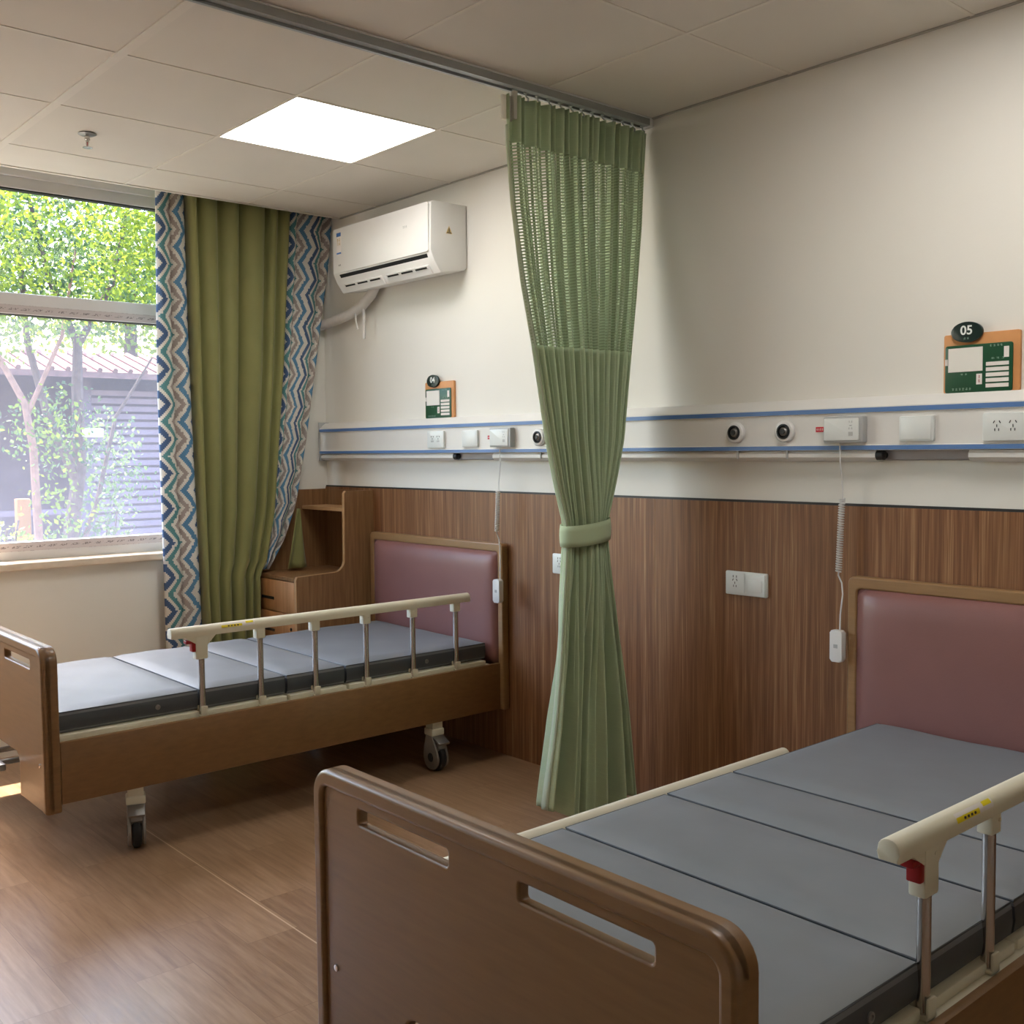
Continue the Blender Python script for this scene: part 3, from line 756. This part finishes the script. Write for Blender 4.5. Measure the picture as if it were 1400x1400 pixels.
# ------------------------------------------------------------------ hospital beds
def make_bed():
    bed = thing('hospital_bed', '', 'bed', (0, 0, 0), 'hospital beds')
    hw = .512
    # headboard: wood frame and padded mauve panel
    ox = .014
    b_o = rrect(-hw+ox, hw+ox, .21, .936, (.004, .004, .022, .022), 5)
    hb = plate('headboard', b_o, [rrect(-hw+.032+ox, hw-.032+ox, .40, .898, .012, 4)], -.050, -.014, 'bed_frame_wood', bed, .006)
    b = nb(); nx, nz = 24, 18; x0, x1, z0, z1 = -hw+.030+ox, hw-.030+ox, .398, .900; gr = []
    for j in range(nz+1):
        for i in range(nx+1):
            u, v = i/nx, j/nz
            e = min(u, 1-u)*(x1-x0); g_ = min(v, 1-v)*(z1-z0)
            k = (1-math.exp(-e/.022))*(1-math.exp(-g_/.022))
            b.verts.new((x0+u*(x1-x0), -.032-.027*k, z0+v*(z1-z0)))
    b.verts.ensure_lookup_table()
    for j in range(nz):
        for i in range(nx):
            a = j*(nx+1)+i; b.faces.new([b.verts[q] for q in (a, a+1, a+nx+2, a+nx+1)])
    o = obj('padded_panel', b, 'mauve_leather', hb, smooth=180); md = o.modifiers.new('Solidify', 'SOLIDIFY'); md.thickness = -.012; md.offset = -1
    # footboard: rounded plate with raised rim, two hand slots, arch below
    zt, zb_ = .724, .185; R_ = .055
    arch = [(-.22, zb_)]+[(-.185-.035*math.cos(a), .295+.035*math.sin(a)) for a in np.linspace(0, PI/2, 6)]
    out = [(-hw, zb_+.012), (-hw+.012, zb_)]+arch+[(-x, z) for x, z in arch[::-1]]+[(hw-.012, zb_), (hw, zb_+.012)]
    rr = rrect(-hw, hw, .5, zt, (0, 0, R_, R_), 8)
    out += [q for q in rr if q[1] > .501][0:]
    slots = [rrect(-.362, -.088, .640, .670, .006, 4), rrect(.092, .368, .640, .670, .006, 4)]
    fb = plate('footboard', out, slots, -1.946, -1.922, 'bed_wood', bed, .005)
    # raised rim round the panel
    rim_o = rrect(-hw, hw, .24, zt, (0, 0, R_, R_), 8); rim_i = rrect(-hw+.030, hw-.030, .239, zt-.034, (0, 0, .022, .022), 6)
    top, inn = rim_o, rim_i
    outer = [(-hw, .19)]+[q for q in top[2:]][::-1]+[(hw, .19)]
    inner = [(hw-.030, .19)]+[q for q in inn[2:]]+[(-hw+.030, .19)]
    plate('rim', outer+inner, [], -1.955, -1.902, 'bed_wood', fb, .008, 3)
    for x in (-.445, .445):
        obj('screw', lathe(nb(), [(.007, -1.946), (.0065, -1.950), (.003, -1.9505)], 'y', (x, 0, .335), 14), 'steel', fb)
    # side panels
    for s in (-1, 1):
        b = nb(); xa, xb = sorted((s*.487, s*.507)); box(b, xa, xb, -1.902, -.048, .212, .414, .004); obj('side_panel', b, 'bed_wood', bed)
    # steel under-frame and mattress deck
    b = nb()
    for s in (-1, 1): box(b, s*.40-.025, s*.40+.025, -1.88, -.08, .30, .36)
    for y in (-1.86, -1.4, -.8, -.12): box(b, -.42, .42, y-.02, y+.02, .30, .35)
    obj('under_frame', b, 'cream_metal', bed, smooth=None)
    b = nb()
    for s in (-1, 1): xa, xb = sorted((s*.424, s*.486)); box(b, xa, xb, -1.90, -.075, .36, .408, .004)
    obj('side_beam', b, 'cream_metal', bed)
    for y0, y1 in ((-1.90, -1.412), (-1.398, -1.066), (-1.054, -.806), (-.794, -.10)):
        b = nb(); box(b, -.43, .472, y0, y1, .406, .428, .005); obj('deck_section', b, 'cream_plastic', bed)
    # casters
    for (x, y, a) in ((.458, -.375, -1.60), (.458, -1.645, -1.92), (-.458, -.375, 1.9), (-.458, -1.645, 1.5)):
        b = nb(); box(b, -.026, .026, -.026, .026, .178, .30, .003); box(b, -.032, .032, -.030, .030, .150, .180, .006)
        c_ = obj('caster', b, 'cream_metal', bed, loc=(x, y, 0), rot=(0, 0, a))
        for s in (-1, 1):
            b = nb(); pr = [(-.022, .150), (-.034, .10)]+[(.052*math.cos(q)+.012, .058+.050*math.sin(q)) for q in np.linspace(PI*.95, 2.1*PI, 14)]+[(.045, .115), (.022, .150)]
            prism(b, pr, 'x', s*.024-.005, s*.024+.005, .002)
            fs_ = obj('fork_side', b, 'dull_steel', c_)
            obj('hub_cap', lathe(nb(), [(.020, s*.028), (.018, s*.0305), (.006, s*.030)], 'x', (0, .012, .060), 18), 'black_plastic', fs_) if False else obj('hub', lathe(nb(), [(.020, s*.028), (.018, s*.0305), (.006, s*.030)], 'x', (0, .012, .060), 18), 'black_plastic', c_)
        b = nb(); lathe(b, [(.048, -.016), (.058, -.010), (.060, 0), (.058, .010), (.048, .016)], 'x', (0, .012, .060), 28); obj('wheel', b, 'rubber', c_)
        b = nb(); prism(b, [(.020, .140), (.070, .120), (.074, .128), (.024, .152)], 'x', -.027, .027, .002); prism(b, [(.045, .085), (.062, .105), (.058, .122), (.040, .122)], 'x', -.019, .019, .002); obj('brake_pedal', b, 'dull_steel', c_)
    # cranks at the foot
    for q in (-1, 1):
        x = q*.085
        b = nb(); tube(b, [(x, -1.86, .272), (x, -1.985, .272)], .010, 10); xa, xb = sorted((x-q*.014, x+q*.080)); box(b, xa, xb, -1.995, -1.972, .262, .286, .006)
        ck = obj('crank', b, 'aluminium', bed)
        b = nb(); xa, xb = sorted((x+q*.05, x+q*.082)); box(b, xa, xb, -2.035, -1.990, .260, .290, .008); obj('crank_handle', b, 'grey_plastic', ck)
    # guard rails: right one raised, left one folded down
    posts = [-1.40, -1.172, -.942, -.712, -.485, -.262]
    prof = [(-.017, -.018), (-.019, -.004)]+[(.019*math.cos(a), .002+.017*math.sin(a)) for a in np.linspace(PI, 0, 9)]+[(.019, -.004), (.017, -.018)]
    for s, up_ in ((1, True), (-1, False)):
        x = s*.468
        if up_:
            r_ = obj('guard_rail', prism(nb(), prof, 'y', -1.515, -.195, .003), 'cream_plastic', bed, loc=(x, 0, .714))
            for k, y in enumerate(posts):
                obj('rail_post', tube(nb(), [(0, y, -.298), (0, y, -.045)], .0115, 16), 'steel', r_)
                b = nb(); box(b, -.0145, .0145, y-.020, y+.016, -.055, -.014, .004); lathe(b, [(.004, .0145), (.004, .0165)], 'x', (0, y+.006, -.030), 10); obj('post_bracket', b, 'cream_plastic', r_)
                b = nb(); box(b, -.016, .016, y-.016, y+.016, -.305, -.298, .002)
                for q in (-1, 1): box(b, q*.014-.003, q*.014+.003, y-.013, y+.013, -.30, -.268, .003)
                obj('post_foot', b, 'cream_metal', r_)
            y = posts[0]
            b = nb(); box(b, -.0155, .0155, y-.026, y+.020, -.100, -.014, .005); prism(b, [(y-.07, -.016), (y+.055, -.016), (y+.020, -.052), (y-.026, -.044)], 'x', -.0135, .0135, .003)
            obj('latch_housing', b, 'cream_plastic', r_)
            b = nb(); box(b, -.012, .012, y-.060, y-.026, -.042, -.030, .003); box(b, -.0125, .0125, y-.038, y-.022, -.072, -.030, .003); obj('release_button', b, 'red_plastic', r_)
            # warning label on the curved top
            def top_patch(y0, y1, a0, a1, o_):
                b = nb(); A = [(math.cos(a)*(.019+o_), .002+math.sin(a)*(.017+o_)) for a in np.linspace(a0, a1, 6)]
                for p0, p1 in zip(A, A[1:]):
                    b.faces.new([b.verts.new(q) for q in ((p0[0], y0, p0[1]), (p0[0], y1, p0[1]), (p1[0], y1, p1[1]), (p1[0], y0, p1[1]))])
                bmesh.ops.remove_doubles(b, verts=b.verts, dist=1e-5); return b
            lb = obj('warning_label', top_patch(-1.33, -1.20, .0, .95, .0004), 'paper', r_, smooth=60)
            obj('yellow_band', top_patch(-1.33, -1.25, .02, .55, .0007), 'sticker_yellow', lb, smooth=60)
            obj('yellow_symbol', top_patch(-1.235, -1.205, .45, .93, .0007), 'sticker_yellow', lb, smooth=60)
            for q in range(4):
                obj('label_print', top_patch(-1.306+q*.012, -1.299+q*.012, .16, .40, .001), 'print_dark', lb, smooth=60)
        else:
            r_ = obj('guard_rail', prism(nb(), prof, 'y', -1.515-.22, -.42, .003), 'cream_plastic', bed, loc=(x-.004, 0, .450))
            for k, y in enumerate(posts):
                obj('rail_post', tube(nb(), [(-.002, y-.02, -.030), (-.002, y-.205, -.012)], .0105, 12), 'steel', r_)
                b = nb(); box(b, -.015, .015, y-.24, y-.20, -.036, -.016, .004); obj('post_bracket', b, 'cream_plastic', r_)
    return bed
bed4 = make_bed(); bed4.location = (-.142, 0, 0)
bed4['label'] = 'brown wood hospital bed below sign 04, seen from its side on casters'
bed5 = dup(bed4, None, (2.546, 0, 0))
bed5['label'] = 'nearest brown wood hospital bed below sign 05, footboard facing the camera'

def make_mattress():
    mt = thing('mattress', '', 'mattress', (0, 0, .428), 'mattresses')
    secs = ((-1.902, -1.410), (-1.400, -1.066), (-1.056, -.806), (-.796, -.090))
    rd = random.Random(2)
    for i, (y0, y1) in enumerate(secs):
        b = nb(); nx, ny = 26, max(8, int((y1-y0)/.03)); X0, X1, T = -.378, .450, .082
        def top(u, v):
            e = min(u, 1-u)*(X1-X0); g_ = min(v, 1-v)*(y1-y0)
            k = (1-math.exp(-e/.008))*(1-math.exp(-g_/.008))
            return T-.010+.010*k+.0022*math.sin(u*17+i*2+v*3)*math.sin(v*9+i)*k
        g = [[b.verts.new((X0+(X1-X0)*i_/nx, y0+(y1-y0)*j/ny, top(i_/nx, j/ny))) for i_ in range(nx+1)] for j in range(ny+1)]
        for j in range(ny):
            for i_ in range(nx): b.faces.new((g[j][i_], g[j][i_+1], g[j+1][i_+1], g[j+1][i_]))
        loop = [g[0][k] for k in range(nx+1)]+[g[j][nx] for j in range(1, ny+1)]+[g[ny][k] for k in range(nx-1, -1, -1)]+[g[j][0] for j in range(ny-1, 0, -1)]
        prev = loop
        c_ = Vector(((X0+X1)/2, (y0+y1)/2, 0))
        for zz, o_ in ((.060, .004), (.035, .006), (.012, .003), (.002, -.006)):
            ring = []
            for v in loop:
                dx = 0; 
                p = v.co.copy(); p.z = zz
                if abs(p.x-X0) < 1e-6: p.x -= o_
                if abs(p.x-X1) < 1e-6: p.x += o_
                if abs(p.y-y0) < 1e-6 and i == 0: p.y -= min(o_, .001)
                ring.append(b.verts.new(p))
            for k in range(len(loop)):
                b.faces.new((prev[k], prev[(k+1) % len(loop)], ring[(k+1) % len(loop)], ring[k]))
            prev = ring
        b.faces.new(prev)
        so = obj('mattress_section', b, 'mattress_cloth', mt, smooth=50)
        so.data.materials.append(M['mattress_cloth_shaded'])  # side faces get the darkened cloth, painted-in shade
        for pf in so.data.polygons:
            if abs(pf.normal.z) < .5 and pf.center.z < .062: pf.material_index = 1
        if i in (0, 3):
            yy = y0+(y1-y0)*(.70 if i == 0 else .55)
            for s, xx in ((1, X1), (-1, X0)):
                obj('vent_eyelet', lathe(nb(), [(.009, s*.004), (.009, s*.0085), (.005, s*.009), (.004, s*.006)], 'x', (xx, yy, .036), 14), 'dull_steel', so)
        # piping round the top edge
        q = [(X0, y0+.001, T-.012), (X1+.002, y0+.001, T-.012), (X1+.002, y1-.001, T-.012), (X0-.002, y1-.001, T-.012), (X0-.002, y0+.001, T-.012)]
        obj('piping', tube(nb(), q, .0024, 6), 'mattress_cloth_shaded', so)
    return mt
mat4 = make_mattress(); mat4.location = (-.142, 0, .428)
mat4['label'] = 'grey four-section mattress on the far bed below sign 04'
mat5 = dup(mat4, None, (2.556, 0, .428)); mat5['label'] = 'grey four-section mattress on the nearest bed below sign 05'

# ------------------------------------------------------------------ outdoors
gd = structure(obj('ground', box(nb(), -40, XW-.32, -20, 30, -.5, -.3), 'soil', smooth=None))
sun_blocker = structure(obj('sun_blocker_slab', box(nb(), -2.5, XW-.3, -1.62, 3, 2.95, 3.10), 'sun_blocker_concrete', smooth=None))  # unseen slab added outside to block sun through the window
b = nb(); box(b, -1.63, XW-.3, -6, -1.62, 2.95, 3.10); obj('sun_blocker_edge', b, 'sun_blocker_concrete', sun_blocker, smooth=None)  # shallower step of the added blocker, leaves a sun strip on the floor

def leaves(name, blobs, n, size, m, parent, seed, loc=(0, 0, 0)):
    rs = np.random.RandomState(seed); wts = np.array([b_[3]*b_[4]*b_[5] for b_ in blobs]); wts = wts/wts.sum()
    vs = np.zeros((n*4, 3)); idx = rs.choice(len(blobs), n, p=wts)
    bl = np.array(blobs)[idx]
    d = rs.normal(size=(n, 3)); d /= np.linalg.norm(d, axis=1)[:, None]
    r = rs.rand(n)**.42
    c_ = bl[:, :3]+d*r[:, None]*bl[:, 3:6]
    a = rs.normal(size=(n, 3)); a[:, 2] -= .5; a /= np.linalg.norm(a, axis=1)[:, None]
    t_ = rs.normal(size=(n, 3)); s_ = np.cross(a, t_); s_ /= np.linalg.norm(s_, axis=1)[:, None]
    L = size*rs.uniform(.6, 1.3, n)[:, None]
    vs[0::4] = c_; vs[1::4] = c_+a*L*.5+s_*L*.30; vs[2::4] = c_+a*L; vs[3::4] = c_+a*L*.5-s_*L*.30
    me = bpy.data.meshes.new(name); me.from_pydata(vs.tolist(), [], [(4*k, 4*k+1, 4*k+2, 4*k+3) for k in range(n)])
    o = bpy.data.objects.new(name, me); o.location = loc
    return fin(o, m, parent, None)
def tree(lab, loc, trunk, blobs, n, size, lm, bark='bark', seed=1):
    t_ = thing('tree', lab, 'tree', loc, 'trees outside the window')
    b = nb()
    for pts, r in trunk: tube(b, pts, r, 10)
    obj('trunk', b, bark, t_)
    leaves('foliage', blobs, n, size, lm, t_, seed)
    return t_
# three slim garden trees close to the window
tree('slim reddish leaning trunk tree nearest the left edge of the window', (-6.2, .03, -.3),
     [([(0, .05, 0), (0, .02, .9), (0, .0, 1.7), (0, -.06, 2.1), (-.2, -.3, 2.7), (-.3, -.4, 3.6)], [.045, .04, .036, .032, .024, .015]),
      ([(0, -.04, 2.0), (.1, .25, 2.7), (.1, .4, 3.5)], [.024, .018, .01])],
     [(0, -.3, 3.0, .9, .9, .55), (.1, -.6, 3.8, 1.0, 1.1, .8), (0, -.9, 1.9, .4, .6, .45), (.1, .1, 1.85, .35, .38, .45), (.1, .2, 1.2, .3, .35, .4)], 6200, .056, 'leaf_bright', 'bark_red', 2)
tree('grey forked trunk tree in the middle of the window view', (-6.8, .52, -.3),
     [([(0, .0, 0), (.0, .02, .9), (0, .12, 1.5), (0, .12, 2.3), (0, .14, 2.75)], [.085, .075, .065, .055, .045]),
      ([(0, .10, 1.35), (.05, -.18, 2.0), (.1, -.36, 2.7), (.1, -.4, 3.6)], [.05, .042, .032, .02]),
      ([(0, .0, .4), (.1, .25, 1.2), (.1, .45, 2.0), (.2, .8, 2.6)], [.03, .024, .018, .010]),
      ([(0, .14, 2.7), (0, -.1, 3.3), (0, -.3, 4.2)], [.04, .03, .015]), ([(0, .14, 2.7), (.1, .45, 3.3), (.1, .7, 4.3)], [.04, .03, .015])],
     [(0, 0, 3.3, 1.0, 1.1, .55), (0, .2, 4.3, 1.1, 1.4, .8), (.1, -.1, 1.9, .45, .55, .45), (.1, .55, 1.35, .3, .35, .3), (.1, .0, .7, .35, .5, .35)], 8500, .055, 'leaf_deep', 'bark', 3)
tree('bright yellow-green leafy tree at the right side of the window view', (-5.4, 1.15, -.3),
     [([(0, 0, 0), (0, .05, 1.5), (0, 0, 2.6), (.05, -.12, 3.3), (.05, -.3, 4.4)], [.05, .045, .035, .026, .014]), ([(0, 0, 2.6), (-.1, .3, 3.4), (-.1, .5, 4.2)], [.028, .02, .01])],
     [(0, -.15, 3.35, .7, .85, .6), (0, .2, 4.2, .8, 1.0, .7), (.1, -.55, 3.7, .5, .5, .35)], 6500, .055, 'leaf_bright', 'bark', 4)
tree('tall pale green tree standing behind the slatted garden shelter', (-13.5, 1.0, -.3),
     [([(0, 0, 0), (0, 0, 3), (.1, .2, 6)], [.16, .13, .06])], [(0, 0, 4.3, 1.6, 2.2, 1.2), (0, .8, 5.5, 1.6, 1.6, 1.0), (0, -1.6, 4.4, 1.4, 1.5, 1.1)], 6500, .13, 'leaf_pale', 'bark', 5)
tree('tall bright green tree behind the slatted garden shelter at the right', (-14.5, 4.2, -.3),
     [([(0, 0, 0), (0, 0, 3), (-.1, .1, 5.5)], [.16, .13, .06])], [(0, 0, 4.2, 1.6, 1.8, 1.2), (0, .4, 5.1, 1.5, 1.5, 1.0)], 5000, .13, 'leaf_bright', 'bark', 6)
# low shrubs
for i, (lab, loc, bl, n, lm) in enumerate((
    ('low pale green shrub at the bottom left of the window view', (-7.2, .0, -.3), [(0, 0, .55, .5, .45, .45), (0, .3, .35, .4, .4, .35)], 1600, 'leaf_bright'),
    ('thin leafy shrub in front of the garden shelter', (-8.2, 1.35, -.3), [(0, 0, .8, .4, .4, .8), (0, .1, 1.7, .35, .4, .5)], 1100, 'leaf_pale'))):
    s_ = thing('shrub', lab, 'shrub', loc)
    b = nb()
    for k in range(4): tube(b, [(0, 0, 0), (.05*k-.08, .1*k-.15, .7+.1*k)], .01, 6)
    obj('stem', b, 'bark', s_); leaves('foliage', bl, n, .06, lm, s_, 20+i)
# garden shelter: dark slatted wall under a low tiled roof
pv = thing('garden_shelter', 'dark slatted wooden garden shelter with tiled roof behind the trees', 'shelter', (-10.6, 0, -.3))
b = nb()
for y in (-1.0, .6, 2.0, 3.6, 5.2): box(b, -.09, .09, y-.09, y+.09, 0, 2.7)
obj('post', b, 'pavilion_wood', pv, smooth=None)
obj('back_wall', box(nb(), -1.4, -1.3, -2.4, 6.5, 0, 2.75), 'pavilion_wood', pv, smooth=None)
b = nb()
for k in range(22): box(b, -.02, .02, 2.09, 5.1, .22+k*.105, .29+k*.105)
obj('slat_screen', b, 'pavilion_slat', pv, smooth=None)
b = nb(); box(b, -.03, .03, -2.4, 2.0, .85, .92); box(b, -.03, .03, -2.4, 2.0, .35, .40); obj('railing', b, 'pavilion_slat', pv, smooth=None)
b = nb(); prism(b, [(.55, 2.62), (.55, 2.70), (-.6, 3.02), (-1.8, 2.72), (-1.8, 2.64), (-.6, 2.92)], 'y', -2.8, 6.8)
for k in range(48):
    y = -2.75+k*.2; tube(b, [(.56, y, 2.72), (-.6, y, 3.04)], .035, 6)
obj('tiled_roof', b, 'roof_tile', pv)
tag(obj('marker_post', box(nb(), -.06, .06, -.07, .07, 0, 1.15, .01), 'orange_paint', loc=(-8.6, .62, -.3)), 'short orange post at the lower left of the window view', 'post')
nbx = thing('nest_box', 'small cream box fixed to the forked tree trunk', 'box', (-6.55, .68, 1.50))
obj('box_body', box(nb(), -.04, .04, -.06, .10, 0, .085, .006), 'paper', nbx); obj('strap', box(nb(), -.05, .045, -.075, -.06, .01, .075), 'cream_metal', nbx, smooth=None)
# far building
fb_ = thing('apartment_building', 'pale blue-grey building far behind the trees', 'building', (-30, 4.0, -.3))
obj('wall', box(nb(), -4, 0, -5, .4, 0, 10.5), 'facade', fb_, smooth=None)
for k in range(5):
    for z in (1.5, 4.4, 7.3): obj('window', box(nb(), 0, .05, -4.6+k*1.0, -4.0+k*1.0, z, z+1.5), 'facade_window', fb_, smooth=None)

# ------------------------------------------------------------------ light
w = bpy.data.worlds.new('World'); SC.world = w; w.use_nodes = True
nt = w.node_tree; nt.nodes.clear()
sky = nt.nodes.new('ShaderNodeTexSky'); sky.sky_type = 'NISHITA'; sky.sun_disc = False; sky.sun_elevation = math.radians(60); sky.sun_rotation = math.radians(-90); sky.air_density = 1.3; sky.dust_density = 3
hs = nt.nodes.new('ShaderNodeHueSaturation'); hs.inputs['Saturation'].default_value = 1.4
bg = nt.nodes.new('ShaderNodeBackground'); bg.inputs[1].default_value = 1.7
ow = nt.nodes.new('ShaderNodeOutputWorld')
nt.links.new(sky.outputs[0], hs.inputs['Color']); nt.links.new(hs.outputs[0], bg.inputs[0]); nt.links.new(bg.outputs[0], ow.inputs[0])
sl = bpy.data.lights.new('sun', 'SUN'); sl.energy = 24; sl.angle = math.radians(.6); sl.color = (1, .93, .82)
so = bpy.data.objects.new('sun', sl); COL.objects.link(so)
so.rotation_euler = Vector((1/2.26, 0.0, -1)).to_track_quat('-Z', 'Y').to_euler()

# ------------------------------------------------------------------ camera
yaw, pitch, roll = .8546, .0582, -.0094
cy_, sy_ = math.cos(yaw), math.sin(yaw)
fwd = Vector((-sy_*math.cos(pitch), cy_*math.cos(pitch), -math.sin(pitch))); right = Vector((cy_, sy_, 0)); upv = right.cross(fwd)
r_ = right*math.cos(roll)+upv*math.sin(roll); u_ = -right*math.sin(roll)+upv*math.cos(roll)
cam = bpy.data.cameras.new('camera'); cam.sensor_width = 36; cam.lens = 1449.3/1400*36; cam.clip_start = .02
co = bpy.data.objects.new('camera', cam); COL.objects.link(co)
co.matrix_world = Matrix(((r_.x, u_.x, -fwd.x, 3.846), (r_.y, u_.y, -fwd.y, -3.003), (r_.z, u_.z, -fwd.z, 1.3376), (0, 0, 0, 1)))
SC.camera = co
vs = SC.view_settings; vs.view_transform = 'Standard'; vs.look = 'None'; vs.gamma = 1; vs.exposure = .21; vs.use_curve_mapping = False
